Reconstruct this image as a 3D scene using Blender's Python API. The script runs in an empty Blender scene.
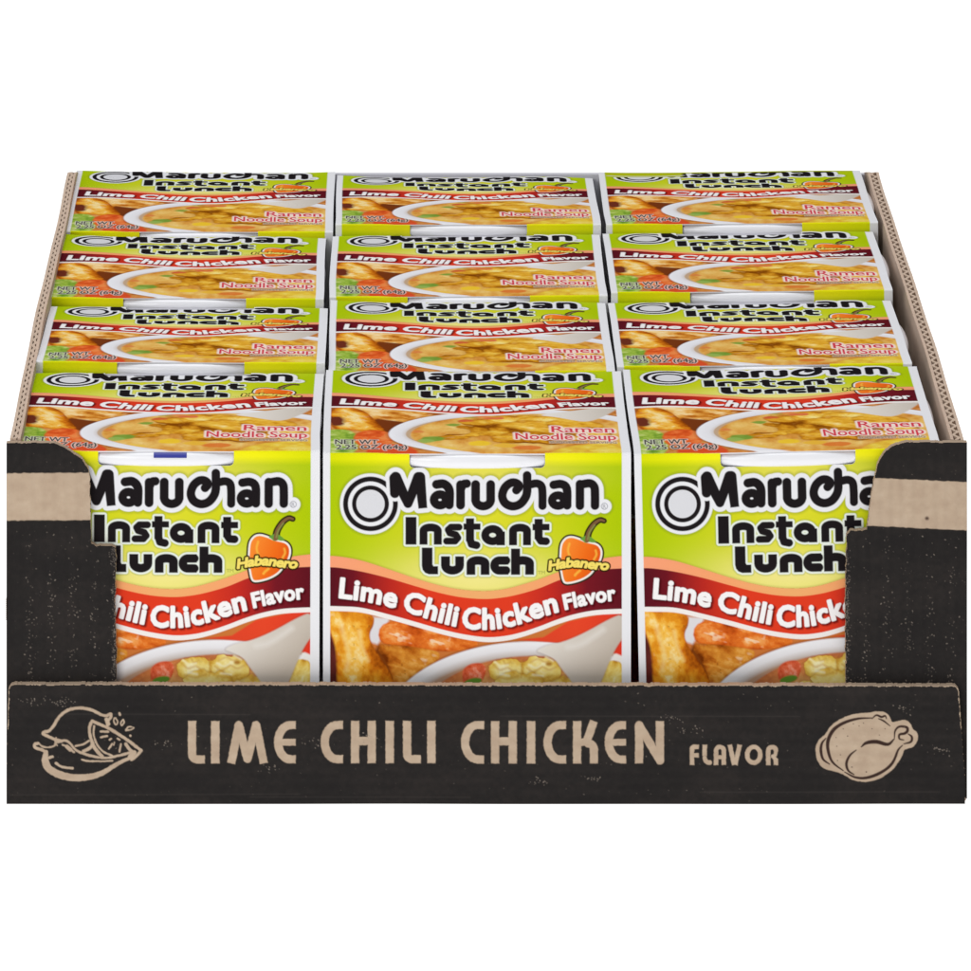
import bpy, bmesh, math, random
import numpy as np

random.seed(4)
RNG = np.random.default_rng(11)
COL = bpy.context.scene.collection

# ---------------------------------------------------------------- scale and camera
S = 1 / 3350.0            # the model is measured in units of 1/3.35 mm
VX, VY, D0 = 396.0, -1330.0, 6574.0
BASE = 804.0
CAMH = BASE - VY


def r_(Y):
    return (D0 + Y) / D0


def wx(x, Y):             # measured place -> real x at depth Y
    return VX + (x - VX) * r_(Y)


def wz(y, Y):             # measured height -> real z at depth Y
    return CAMH - (y - VY) * r_(Y)


# ---------------------------------------------------------------- colour helpers
def lin(c):
    c = np.asarray(c, float) / 255.0
    return np.where(c <= 0.04045, c / 12.92, ((c + 0.055) / 1.055) ** 2.4)


# ---------------------------------------------------------------- noise
def vnoise(X, Y, scale, seed=0):
    x = X / scale
    y = Y / scale
    xi = np.floor(x).astype(np.int64)
    yi = np.floor(y).astype(np.int64)
    fx = x - xi
    fy = y - yi
    fx = fx * fx * (3 - 2 * fx)
    fy = fy * fy * (3 - 2 * fy)

    def h(a, b):
        n = (a * 374761393 + b * 668265263 + seed * 2147483647) & 0xffffffff
        n = ((n ^ (n >> 13)) * 1274126177) & 0xffffffff
        return ((n ^ (n >> 16)) & 0xffff) / 65535.0
    return (h(xi, yi) * (1 - fx) + h(xi + 1, yi) * fx) * (1 - fy) + \
           (h(xi, yi + 1) * (1 - fx) + h(xi + 1, yi + 1) * fx) * fy


def fbm(X, Y, scale, seed=0, oct=4):
    v = 0
    a = 0.5
    t = 0
    for i in range(oct):
        v = v + a * vnoise(X, Y, scale / 2 ** i, seed + i * 17)
        t += a
        a *= 0.55
    return v / t


# ---------------------------------------------------------------- a printed sheet, sampled at its vertices
class Sheet:
    def __init__(s, x0, y0, x1, y1, dx, dy):
        s.nx = int(round((x1 - x0) / dx)) + 1
        s.ny = int(round((y1 - y0) / dy)) + 1
        s.xs = np.linspace(x0, x1, s.nx)
        s.ys = np.linspace(y0, y1, s.ny)
        s.X, s.Y = np.meshgrid(s.xs, s.ys)
        s.C = np.ones((s.ny, s.nx, 3))

    def new(s):
        return np.full(s.X.shape, 1e3)

    def win(s, a, b, c, d):
        i0 = np.searchsorted(s.xs, a)
        i1 = np.searchsorted(s.xs, c)
        j0 = np.searchsorted(s.ys, b)
        j1 = np.searchsorted(s.ys, d)
        return (slice(j0, max(j0, j1)), slice(i0, max(i0, i1)))

    def line(s, D, pts, r, m=9):
        pts = [tuple(map(float, p)) for p in pts]
        if len(pts) == 1:
            pts = pts * 2
        r = [r] * len(pts) if np.isscalar(r) else r
        for k in range(len(pts) - 1):
            (ax, ay), (bx, by) = pts[k], pts[k + 1]
            ra, rb = r[k], r[k + 1]
            q = max(ra, rb) + m
            w = s.win(min(ax, bx) - q, min(ay, by) - q, max(ax, bx) + q, max(ay, by) + q)
            X = s.X[w]
            Y = s.Y[w]
            if X.size == 0:
                continue
            L = (bx - ax) ** 2 + (by - ay) ** 2 + 1e-9
            t = np.clip(((X - ax) * (bx - ax) + (Y - ay) * (by - ay)) / L, 0, 1)
            d = np.hypot(X - ax - t * (bx - ax), Y - ay - t * (by - ay)) - (ra + (rb - ra) * t)
            D[w] = np.minimum(D[w], d)
        return D

    def butt(s, D, a, b, hw, m=9):          # straight stroke with square ends
        ax, ay = a
        bx, by = b
        L = math.hypot(bx - ax, by - ay)
        ux, uy = (bx - ax) / L, (by - ay) / L
        q = hw + m
        w = s.win(min(ax, bx) - q, min(ay, by) - q, max(ax, bx) + q, max(ay, by) + q)
        X = s.X[w] - (ax + bx) / 2
        Y = s.Y[w] - (ay + by) / 2
        if X.size == 0:
            return D
        p = np.abs(X * ux + Y * uy) - L / 2
        n = np.abs(-X * uy + Y * ux) - hw
        d = np.hypot(np.maximum(p, 0), np.maximum(n, 0)) + np.minimum(np.maximum(p, n), 0)
        D[w] = np.minimum(D[w], d)
        return D

    def box(s, D, x0, y0, x1, y1):
        return s.butt(D, (x0, (y0 + y1) / 2), (x1, (y0 + y1) / 2), (y1 - y0) / 2)

    def edges(s, D, E, m=9):                # even-odd edge soup
        E = np.asarray(E, float)
        if len(E) == 0:
            return D
        w = s.win(E[:, :, 0].min() - m, E[:, :, 1].min() - m, E[:, :, 0].max() + m, E[:, :, 1].max() + m)
        X = s.X[w]
        Y = s.Y[w]
        if X.size == 0:
            return D
        d2 = np.full(X.shape, 1e9)
        ins = np.zeros(X.shape, bool)
        for (ax, ay), (bx, by) in E:
            L = (bx - ax) ** 2 + (by - ay) ** 2 + 1e-12
            t = np.clip(((X - ax) * (bx - ax) + (Y - ay) * (by - ay)) / L, 0, 1)
            d2 = np.minimum(d2, (X - ax - t * (bx - ax)) ** 2 + (Y - ay - t * (by - ay)) ** 2)
            if ay != by:
                c = ((ay > Y) != (by > Y)) & (X < (bx - ax) * (Y - ay) / (by - ay) + ax)
                ins ^= c
        d = np.sqrt(d2)
        d[ins] *= -1
        D[w] = np.minimum(D[w], d)
        return D

    def poly(s, D, pts, m=9, smooth=0):
        pts = np.asarray(pts, float)
        for _ in range(smooth):
            nx = np.roll(pts, -1, 0)
            pts = np.stack([pts * .75 + nx * .25, pts * .25 + nx * .75], 1).reshape(-1, 2)
        return s.edges(D, np.stack([pts, np.roll(pts, -1, 0)], 1), m)

    def ell(s, D, cx, cy, rx, ry, rot=0):
        c, q = math.cos(math.radians(rot)), math.sin(math.radians(rot))
        X = (s.X - cx) * c + (s.Y - cy) * q
        Y = -(s.X - cx) * q + (s.Y - cy) * c
        k = np.hypot(X / rx, Y / ry)
        g = np.hypot(X / rx ** 2, Y / ry ** 2) + 1e-9
        d = np.where(k > 1e-4, k * (k - 1) / g, -min(rx, ry))
        np.minimum(D, d, out=D)
        return D

    def cov(s, D, off=0.0, soft=0.45):
        return np.clip(0.5 - (D - off) / (2 * soft), 0, 1)

    def fill(s, D, c, off=0.0, soft=0.45, a=1.0, clip=None):
        k = s.cov(D, off, soft) * a
        if clip is not None:
            k = k * clip
        c = np.asarray(c, float)
        s.C = s.C * (1 - k[..., None]) + (c if c.ndim == 3 else lin(c)) * k[..., None]

    def ramp(s, f, stops):                  # field 0..1 -> colours between stops (sRGB)
        cs = lin([c for _, c in stops])
        ps = [p for p, _ in stops]
        return np.stack([np.interp(f, ps, cs[:, i]) for i in range(3)], -1)


def arc(cx, cy, rx, ry, a0, a1, n=14):
    return [(cx + rx * math.cos(math.radians(a0 + (a1 - a0) * i / n)),
             cy + ry * math.sin(math.radians(a0 + (a1 - a0) * i / n))) for i in range(n + 1)]


def cat(pts, k=4):                          # smooth open curve through points
    P = [np.array(p, float) for p in pts]
    P = [2 * P[0] - P[1]] + P + [2 * P[-1] - P[-2]]
    out = []
    for i in range(1, len(P) - 2):
        for j in range(k):
            t = j / k
            out.append(tuple(0.5 * ((2 * P[i]) + (-P[i - 1] + P[i + 1]) * t + (2 * P[i - 1] - 5 * P[i] + 4 * P[i + 1] - P[i + 2]) * t * t
                                    + (-P[i - 1] + 3 * P[i] - 3 * P[i + 1] + P[i + 2]) * t ** 3)))
    out.append(tuple(P[-2]))
    return out


# ---------------------------------------------------------------- built-in lettering outlines as edge soup
def text_edges(body, x0, x1, yb, cap, shear=0.0, warp=None, space=1.0):
    cu = bpy.data.curves.new('lettering', 'FONT')
    cu.body = body
    cu.fill_mode = 'NONE'
    cu.resolution_u = 3
    cu.shear = shear
    cu.space_character = space
    ob = bpy.data.objects.new('lettering', cu)
    COL.objects.link(ob)
    bpy.context.view_layer.update()
    me = ob.evaluated_get(bpy.context.evaluated_depsgraph_get()).to_mesh()
    V = np.array([v.co[:2] for v in me.vertices])
    E = np.array([e.vertices[:] for e in me.edges])
    bpy.data.objects.remove(ob)
    bpy.data.curves.remove(cu)
    lo, hi = V[:, 0].min(), V[:, 0].max()
    x = x0 + (V[:, 0] - lo) / (hi - lo) * (x1 - x0)
    h = V[:, 1] / 0.729 * cap
    if warp is None:
        P = np.stack([x, yb - h], 1)
    else:
        y = warp(x)
        sl = (warp(x + 1) - warp(x - 1)) / 2
        n = np.sqrt(1 + sl * sl)
        P = np.stack([x + h * sl / n * 0.8, y - h / n], 1)
    return P[E]


# ---------------------------------------------------------------- mesh from a sheet
def sheet_mesh(name, sh, place, keep=None, skirt=None, skirt_dir=(0, 1, 0), skirt_col=(205, 200, 195), gain=1.0):
    """place(X, Y) -> world px coords (3 arrays). keep: bool mask of vertices. skirt: depth of card edge."""
    px, py, pz = place(sh.X, sh.Y)
    V = np.stack([px, py, pz], -1).reshape(-1, 3)
    C = sh.C.reshape(-1, 3) * gain
    nx, ny = sh.nx, sh.ny
    idx = np.arange(nx * ny).reshape(ny, nx)
    a = idx[:-1, :-1]
    b = idx[:-1, 1:]
    c = idx[1:, 1:]
    d = idx[1:, :-1]
    ok = np.ones((ny - 1, nx - 1), bool)
    if keep is not None:
        ok = keep[:-1, :-1] & keep[:-1, 1:] & keep[1:, 1:] & keep[1:, :-1]
    F = np.stack([a[ok], d[ok], c[ok], b[ok]], -1)
    if skirt:
        o = np.pad(ok, 1)
        side = []
        m = ok & ~o[:-2, 1:-1]
        side.append(np.stack([a[m], b[m]], -1))
        m = ok & ~o[2:, 1:-1]
        side.append(np.stack([c[m], d[m]], -1))
        m = ok & ~o[1:-1, :-2]
        side.append(np.stack([d[m], a[m]], -1))
        m = ok & ~o[1:-1, 2:]
        side.append(np.stack([b[m], c[m]], -1))
        side = np.concatenate(side)
        n0 = len(V)
        k = len(side)
        sd = np.array(skirt_dir, float) * skirt
        Va = V[side[:, 0]]
        Vb = V[side[:, 1]]
        V = np.concatenate([V, Va, Vb, Vb + sd, Va + sd])
        q = n0 + np.arange(k)
        F = np.concatenate([F, np.stack([q, q + k, q + 2 * k, q + 3 * k], -1)])
        C = np.concatenate([C, np.tile(lin(skirt_col), (4 * k, 1))])
    used = np.zeros(len(V), bool)
    used[F.ravel()] = True
    remap = np.cumsum(used) - 1
    V = V[used] * S
    C = C[used]
    F = remap[F]
    me = bpy.data.meshes.new(name)
    me.vertices.add(len(V))
    me.vertices.foreach_set('co', V.astype(np.float32).ravel())
    me.loops.add(len(F) * 4)
    me.loops.foreach_set('vertex_index', F.astype(np.int32).ravel())
    me.polygons.add(len(F))
    me.polygons.foreach_set('loop_start', np.arange(0, len(F) * 4, 4, dtype=np.int32))
    me.update(calc_edges=True)
    at = me.color_attributes.new('ink', 'FLOAT_COLOR', 'POINT')
    at.data.foreach_set('color', np.concatenate([np.clip(C, 0, 1), np.ones((len(C), 1))], 1).astype(np.float32).ravel())
    me.validate()
    return me


# ---------------------------------------------------------------- materials
def mat(name, color=(200, 200, 200), rough=0.5, spec=0.4, ink=False, bump=0.0, bscale=900, mottle=0.0, mscale=60, coat=0.0):
    m = bpy.data.materials.new(name)
    m.use_nodes = True
    nt = m.node_tree
    b = nt.nodes['Principled BSDF']
    b.inputs['Roughness'].default_value = rough
    b.inputs['Specular IOR Level'].default_value = spec
    b.inputs['Coat Weight'].default_value = coat
    b.inputs['Coat Roughness'].default_value = 0.25
    tc = nt.nodes.new('ShaderNodeTexCoord')
    if ink:
        src = nt.nodes.new('ShaderNodeAttribute')
        src.attribute_name = 'ink'
        out = src.outputs['Color']
    else:
        src = nt.nodes.new('ShaderNodeRGB')
        src.outputs[0].default_value = (*lin(color), 1)
        out = src.outputs[0]
    if mottle:
        n = nt.nodes.new('ShaderNodeTexNoise')
        n.inputs['Scale'].default_value = mscale
        n.inputs['Detail'].default_value = 8
        n.inputs['Roughness'].default_value = 0.7
        nt.links.new(tc.outputs['Object'], n.inputs['Vector'])
        mr = nt.nodes.new('ShaderNodeMapRange')
        mr.inputs['From Min'].default_value = 0.3
        mr.inputs['From Max'].default_value = 0.7
        mr.inputs['To Min'].default_value = 1 - mottle
        mr.inputs['To Max'].default_value = 1 + mottle
        nt.links.new(n.outputs['Fac'], mr.inputs['Value'])
        mx = nt.nodes.new('ShaderNodeVectorMath')
        mx.operation = 'SCALE'
        nt.links.new(out, mx.inputs[0])
        nt.links.new(mr.outputs[0], mx.inputs['Scale'])
        out = mx.outputs[0]
    nt.links.new(out, b.inputs['Base Color'])
    if bump:
        n = nt.nodes.new('ShaderNodeTexNoise')
        n.inputs['Scale'].default_value = bscale
        n.inputs['Detail'].default_value = 4
        nt.links.new(tc.outputs['Object'], n.inputs['Vector'])
        bp = nt.nodes.new('ShaderNodeBump')
        bp.inputs['Strength'].default_value = bump
        bp.inputs['Distance'].default_value = 0.0004
        nt.links.new(n.outputs['Fac'], bp.inputs['Height'])
        nt.links.new(bp.outputs[0], b.inputs['Normal'])
    return m


M_PRINT = mat('printed_card', rough=0.45, spec=0.0, ink=True, bump=0.12, bscale=120)
M_BOARD = mat('printed_corrugated_board', rough=0.7, spec=0.12, ink=True, bump=0.25, bscale=600)
M_KRAFT = mat('kraft_board', (206, 184, 165), rough=0.85, spec=0.15, bump=0.4, bscale=500, mottle=0.10, mscale=90)
M_INNER = mat('kraft_inner_liner', (204, 181, 163), rough=0.9, spec=0.1, bump=0.3, bscale=300, mottle=0.10, mscale=40)
M_FLUTE = mat('kraft_flute_paper', (204, 182, 163), rough=0.9, spec=0.1)
M_FOAM = mat('white_foam', (240, 240, 244), rough=0.25, spec=0.5, bump=0.5, bscale=130)
M_CARD = mat('white_card', (214, 213, 220), rough=0.6, spec=0.3)
M_LID = mat('lid_paper', (225, 225, 228), rough=0.5)
M_BLUE = mat('blue_ink', (48, 56, 150), rough=0.4)


def link(name, me, m, parent=None):
    me.materials.clear()
    me.materials.append(m)
    o = bpy.data.objects.new(name, me)
    COL.objects.link(o)
    if parent:
        o.parent = parent
    return o


def mesh_from(name, V, F, smooth=False):
    me = bpy.data.meshes.new(name)
    me.from_pydata([tuple(np.array(v, float) * S) for v in V], [], F)
    me.update()
    if smooth:
        me.polygons.foreach_set('use_smooth', [True] * len(me.polygons))
    return me


# ================================================================ LABEL ART
WHITE = (238, 238, 241)
BLACK = (33, 29, 31)
PW = 308.0
X0 = 323.0
Y0 = 453.0


def band_curve(xs, ys):
    xs = np.array(xs, float)
    ys = np.array(ys, float)
    c = cat(list(zip(xs, ys)), 10)
    cx = np.array([p[0] for p in c])
    cy = np.array([p[1] for p in c])
    return lambda x: np.interp(x, cx, cy)


peach_top = band_curve([322, 338, 361, 388, 415, 440, 463, 486, 505, 522, 540, 557, 575, 595, 620, 634],
                       [556.5, 557, 561, 569.5, 578.7, 586, 590.3, 591.5, 589.5, 585.2, 579.5, 573, 566.5, 560.5, 557, 557])
red_top = band_curve([322, 338, 361, 388, 415, 440, 463, 486, 505, 522, 540, 557, 575, 595, 620, 634],
                     [568, 568.3, 572, 578.5, 586.5, 593.5, 598, 599.5, 597.7, 594, 588.5, 581.5, 575.5, 571, 569.3, 569.3])
red_bot = band_curve([322, 338, 361, 388, 415, 440, 463, 486, 505, 522, 540, 557, 575, 595, 620, 634],
                     [607, 607.2, 608.5, 615, 622.5, 629.7, 635, 638, 636.8, 633, 627, 620.5, 615, 611.3, 610, 610])
text_base = band_curve([330, 338, 365, 392, 412, 430, 451, 470, 490, 505, 520, 540, 560, 590, 617],
                       [598.5, 599, 602.5, 608.5, 614.5, 620.5, 626.5, 630, 630.5, 628.5, 625, 618.5, 612.5, 605.5, 601.5])


def paint_logo(sh):
    s5 = lambda x, y: (470 + x / 5.712, 460 + y / 5.712)
    s6 = lambda x, y: (330 + x / 6.473, 460 + y / 6.473)
    # brand lettering
    D = sh.new()
    r = 4.9
    sh.line(D, [s6(418, 118), s6(420, 215)], [5.2, 4.8])
    sh.line(D, [s6(425, 112), s6(505, 282)], [5.4, 4.4])
    sh.line(D, [s6(505, 282), s6(572, 112)], [4.4, 5.2])
    sh.line(D, [s6(582, 112), s6(598, 282)], [5.2, 4.4])
    sh.butt(D, s6(590, 200), s6(601, 312), 4.3)
    sh.line(D, cat([s6(690, 158), s6(738, 156), s6(772, 195), s6(772, 290)]), 4.4)
    sh.line(D, arc(*s6(712, 258), 6.0, 5.4, 0, 360, 20), 4.2)
    sh.line(D, [s6(845, 160), s6(845, 292)], 4.3)
    sh.line(D, cat([s6(848, 185), s6(862, 158), s6(885, 153)]), 4.2)
    sh.line(D, [s5(32, 140), s5(32, 230)], 4.3)
    sh.line(D, arc(*s5(75, 228), 7.5, 6.2, 180, 0), 4.2)
    sh.line(D, [s5(118, 140), s5(118, 230)], 4.3)
    sh.line(D, cat([s5(265, 172), s5(282, 150), s5(262, 131), s5(230, 132), s5(198, 160), s5(184, 205), s5(200, 245),
                    s5(240, 264), s5(282, 254), s5(312, 222), s5(326, 180), s5(326, 88)]),
            4.2)
    sh.line(D, cat([s5(336, 142), s5(380, 134), s5(408, 150), s5(414, 195), s5(414, 262)]), 4.0)
    sh.line(D, cat([s5(478, 142), s5(522, 138), s5(553, 165), s5(555, 260)]), 4.2)
    sh.line(D, arc(*s5(503, 232), 6.0, 5.2, 0, 360, 20), 4.1)
    sh.line(D, [s5(628, 138), s5(628, 262)], 4.2)
    sh.line(D, cat([s5(636, 140), s5(685, 134), s5(710, 155), s5(714, 200), s5(714, 262)]), 4.2)
    # rings
    cx, cy = 370.5, 504.0
    rr = np.hypot(sh.X - cx, (sh.Y - cy) * 1.0)
    ring1 = np.abs(rr - 24.9) - 2.5
    ring2 = np.abs(rr - 16.3) - 2.2
    halo = np.minimum(D - 4.6, rr - 30.6)
    R = sh.new()
    sh.ell(R, *s5(768, 266), 5.0, 5.0)
    halo = np.minimum(halo, R - 2.2)
    sh.fill(halo, (120, 135, 40), off=1.6, soft=2.0, a=0.55)
    sh.fill(halo, WHITE)
    cut = np.clip((D - 3.0) / 0.8, 0, 1)
    sh.fill(ring1, BLACK, clip=cut)
    sh.fill(ring2, BLACK)
    sh.fill(rr, (222, 222, 226), off=13.6)
    sh.fill(D, BLACK, off=0.15)
    # registered sign
    q = sh.new()
    sh.line(q, arc(*s5(768, 266), 3.1, 3.1, 0, 360, 16), 0.28)
    sh.fill(q, (130, 130, 140), soft=0.4)
    q = sh.edges(sh.new(), text_edges('R', 602.9, 605.9, 508.6, 4.0))
    sh.fill(q, (130, 130, 140), soft=0.35)
    # second and third lines
    D = sh.new()
    sh.box(D, 406, 517.5, 416, 544.3)

    def n_(x, w, top, bot, hw):
        sh.box(D, x, top + 7, x + 2 * hw, bot)
        sh.box(D, x + w - 2 * hw, top + 7, x + w, bot)
        sh.line(D, arc(x + w / 2, top + 7, w / 2 - hw, 7 - hw, 180, 360), hw)
    n_(420, 21.3, 524, 544.3, 3.5)
    sh.line(D, [(459, 527.2), (451, 527.2), (448.2, 529.8), (449.8, 533), (455.8, 534.8), (457.8, 538), (455, 541.2), (446.6, 541.2)], 3.0)
    sh.butt(D, (470, 518.8), (470, 541), 3.6)
    sh.box(D, 464, 524, 480, 529.3)
    sh.line(D, [(470.2, 540), (471.6, 544.3), (476.5, 545.4)], 3.4)
    sh.line(D, arc(492.6, 535.2, 7.4, 6.2, 0, 360, 24), 3.5)
    sh.box(D, 497, 532, 504.4, 545)
    n_(509.5, 21, 524.2, 545, 3.5)
    sh.box(D, 535, 519.5, 542.2, 539)
    sh.box(D, 533, 524.5, 549, 530)
    sh.line(D, [(538.8, 538), (541, 541.2), (546, 541.5)], 3.4)
    # third line
    sh.poly(D, [(422.3, 548.3), (432, 548.3), (432, 565), (433.2, 567), (437.6, 567), (437.6, 574.2), (429, 574.2), (425.5, 572.8), (423.2, 570), (422.3, 566)])
    sh.box(D, 441.5, 557, 449.5, 566)
    sh.box(D, 455.7, 557, 463.5, 566)
    sh.line(D, arc(452.5, 565.8, 7.1, 4.9, 180, 0), 3.8)
    n_(467, 22, 556.8, 574.7, 3.9)
    sh.line(D, [(506, 560.8), (499.5, 560.8)] + arc(499.5, 565.8, 5.0, 5.0, 270, 90) + [(506, 570.8)], 3.8)
    sh.box(D, 502, 557, 508, 564.4)
    sh.box(D, 502, 567.4, 508, 574.6)
    sh.box(D, 511.5, 549.3, 519.6, 574.7)
    n_(511.5, 22, 556.8, 574.7, 3.9)
    sh.fill(D, (120, 150, 70), off=3.3, soft=1.4, a=0.6)
    sh.fill(D, (236, 242, 232), off=2.5)
    sh.fill(D, BLACK, off=0.55)
    q = sh.edges(sh.new(), text_edges('TM', 538, 545, 574.5, 3.4))
    sh.fill(q, (120, 130, 60), soft=0.4, a=0.8)


def paint_pepper(sh):
    s5 = lambda x, y: (470 + x / 5.712, 460 + y / 5.712)
    body = [s5(*p) for p in [(520, 470), (545, 440), (580, 432), (625, 445), (660, 462), (690, 468), (730, 478), (755, 505), (760, 545),
                             (745, 592), (715, 632), (690, 665), (640, 695), (580, 712), (540, 714), (524, 690), (515, 640), (506, 600), (510, 540), (512, 500)]]
    B = sh.poly(sh.new(), body, smooth=2)
    St = sh.line(sh.new(), cat([s5(668, 462), s5(678, 415), s5(708, 368), s5(742, 345), s5(766, 350)]), np.linspace(2.4, 1.3, 17))
    sh.fill(np.minimum(B, St), (45, 38, 20), off=1.5)
    sh.fill(B, (246, 240, 230), off=-0.2)
    X = (sh.X - 470) * 5.712
    Y = (sh.Y - 460) * 5.712
    f = np.clip(0.55 - (X - 640) / 260 - (Y - 560) / 700, 0, 1)
    sh.fill(B, sh.ramp(f, [(0, (222, 78, 22)), (0.5, (243, 112, 30)), (1, (250, 140, 50))]), off=-2.1)
    H = sh.line(sh.new(), cat([s5(568, 480), s5(560, 520), s5(574, 565)]), [0.8] * 9)
    sh.line(H, cat([s5(718, 520), s5(722, 545), s5(708, 572)]), 0.8)
    sh.line(H, cat([s5(628, 635), s5(610, 650), s5(600, 662)]), 1.0)
    sh.fill(H, (252, 190, 70), soft=1.0)
    G = sh.poly(sh.new(), [s5(*p) for p in [(625, 452), (650, 440), (668, 430), (695, 445), (725, 470), (700, 476), (680, 470), (660, 478), (645, 464)]], smooth=1)
    sh.fill(G, (104, 158, 62))
    sh.fill(St, (126, 92, 62), off=-0.2)
    L = sh.line(sh.new(), cat([s5(672, 455), s5(684, 415), s5(712, 374)]), 0.6)
    sh.fill(L, (140, 150, 80), soft=0.8)
    wob = lambda x: 571.5 - 4.2 * np.exp(-((x - 573) / 22.0) ** 2) - 0.02 * (x - 573)
    E = text_edges('Habanero', 549.0, 608.5, 570, 9.6, shear=0.18, warp=wob, space=0.93)
    T = sh.edges(sh.new(), E)
    sh.fill(T, (44, 30, 12), off=2.3)
    sh.fill(T, (250, 226, 110), off=0.75)


def base_and_band(sh, food):
    X, Y = sh.X, sh.Y
    u = (X - 477) / 147.0
    v = (Y - Y0) / 140.0
    # green to yellow ground of the print
    c1 = sh.ramp(np.abs(u), [(0.0, (226, 222, 52)), (0.35, (214, 216, 36)), (0.75, (190, 208, 18)), (1.0, (176, 202, 14))])
    yl = np.clip((14 - (Y - Y0)) / 8, 0, 1) * np.clip(1.6 - np.abs(u), 0, 1) * np.clip(Y - Y0 + 0.5, 0, 1)
    c1 = c1 * (1 - yl[..., None] * 0.8) + lin((252, 244, 16)) * yl[..., None] * 0.85  # yellow strip along the fold, inked brighter to offset shade between rows
    glow = np.exp(-((X - 478) / 85.0) ** 2 - ((Y - 578) / 26.0) ** 2)
    pale = lin((248, 236, 150))
    c1 = c1 * (1 - glow[..., None] * 0.85) + pale * glow[..., None] * 0.85
    g2 = np.exp(-((X - 490) / 80.0) ** 2 - ((Y - 476) / 14.0) ** 2)
    c1 = c1 * (1 - g2[..., None] * 0.45) + lin((240, 226, 120)) * g2[..., None] * 0.45
    sh.C = c1
    food(sh)
    # band
    pt, rt, rb = peach_top(X), red_top(X), red_bot(X)
    top = Y < pt
    sh.C = np.where(top[..., None], c1, sh.C)
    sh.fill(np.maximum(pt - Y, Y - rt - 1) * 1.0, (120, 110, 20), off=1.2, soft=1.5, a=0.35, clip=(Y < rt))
    f = np.clip(np.abs(X - 478) / 150, 0, 1)
    peach = sh.ramp(f, [(0, (244, 176, 112)), (0.5, (250, 166, 112)), (1, (250, 162, 122))])
    sh.fill(np.maximum(pt - Y, Y - rt - 0.6), peach)
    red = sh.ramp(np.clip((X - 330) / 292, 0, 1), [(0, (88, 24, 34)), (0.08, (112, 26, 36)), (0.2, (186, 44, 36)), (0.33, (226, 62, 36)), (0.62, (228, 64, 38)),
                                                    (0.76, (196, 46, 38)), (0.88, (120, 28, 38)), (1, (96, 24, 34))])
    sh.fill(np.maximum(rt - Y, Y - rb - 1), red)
    sh.fill(np.maximum(rb - Y, Y - rb - 4.9), (246, 240, 236))
    # lettering on the band
    T = sh.new()
    segs = [('Lime', 338.5, 396, 20.5, 1.25), ('Chili', 402, 456.5, 21, 1.25), ('Chicken', 461, 559, 21.5, 1.3), ('Flavor', 564.5, 616.5, 15.5, 0.95)]
    for t, a, b, cap, bo in segs:
        q = sh.edges(sh.new(), text_edges(t, a + 1.2, b - 1.2, 0, cap, warp=lambda x: text_base(x) - 1.0, space=1.06))
        T = np.minimum(T, q - bo)
    T2 = np.roll(T, (3, 3), (0, 1))
    sh.fill(T2, (70, 8, 14), off=0.7, soft=1.2, a=0.8, clip=((Y > rt) & (Y < rb)))
    sh.fill(T, (250, 248, 247), off=0.0)
    paint_logo(sh)
    paint_pepper(sh)
    # unprinted white borders
    e = np.minimum(X - (X0 + 7.0), (X0 + PW - 9.0) - X)
    sh.fill(e, WHITE, off=0.0)


def border(sh):
    X = sh.X
    k = np.clip((X0 + 7.0 - X) / 0.8 + 0.5, 0, 1) + np.clip((X - (X0 + PW - 9.0)) / 0.8 + 0.5, 0, 1)
    k = np.clip(k, 0, 1)
    sh.C = sh.C * (1 - k[..., None]) + lin(WHITE) * k[..., None]


def meat(sh, D, seed, cols, rot=-60.0, sc=16, off=0.0, lift=0.0, gl=1.0):
    """roast chicken print: streaky golden skin with pale glints and browned patches"""
    X, Y = sh.X, sh.Y
    c_, s_ = math.cos(math.radians(rot)), math.sin(math.radians(rot))
    U = X * c_ + Y * s_
    W = -X * s_ + Y * c_
    warp = (fbm(X, Y, 20, seed + 3, 2) - .5) * 14
    n = fbm(U * 0.42, W + warp, sc * 0.7, seed, 4)
    g = fbm(X, Y, 3.2, seed + 5, 3)
    b = fbm(X, Y, sc * 1.6, seed + 8, 3)
    depth = np.clip(-D / 15.0, 0, 1) ** 0.7
    f = 0.12 + 0.50 * depth + (n - 0.5) * 1.0 + (g - 0.5) * 0.30 + (b - 0.5) * 0.9 + lift
    c = sh.ramp(np.clip(f, 0, 1), [(0, cols[0]), (0.3, cols[1]), (0.58, cols[2]), (0.82, cols[3]), (1, cols[4])])
    k = np.clip((fbm(U * 0.5, W, 4.0, seed + 11, 2) - 0.62) * 6, 0, 1) * np.clip((b - 0.45) * 5, 0, 1) * depth * gl
    c = c * (1 - k[..., None] * 0.8) + lin((255, 240, 205)) * k[..., None] * 0.8
    q = np.clip((fbm(X, Y, 3.0, seed + 21, 2) - 0.78) * 5, 0, 1) * np.clip((0.55 - b) * 5, 0, 1) * gl
    c = c * (1 - q[..., None] * 0.6) + lin((96, 40, 14)) * q[..., None] * 0.6
    sh.fill(D, c, off=off, soft=0.8)


GOLD = [(140, 62, 10), (206, 112, 22), (236, 156, 38), (250, 196, 84), (255, 228, 158)]
ORNG = [(138, 50, 12), (204, 88, 26), (232, 122, 44), (246, 166, 90), (254, 214, 164)]
WING = [(116, 50, 10), (186, 100, 26), (220, 144, 52), (240, 180, 92), (252, 216, 150)]
NOOD = [(138, 74, 8), (206, 136, 28), (236, 178, 54), (248, 206, 88), (255, 234, 144)]
NOODP = [(196, 140, 40), (226, 184, 78), (240, 212, 112), (248, 228, 146), (254, 244, 190)]


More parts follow.
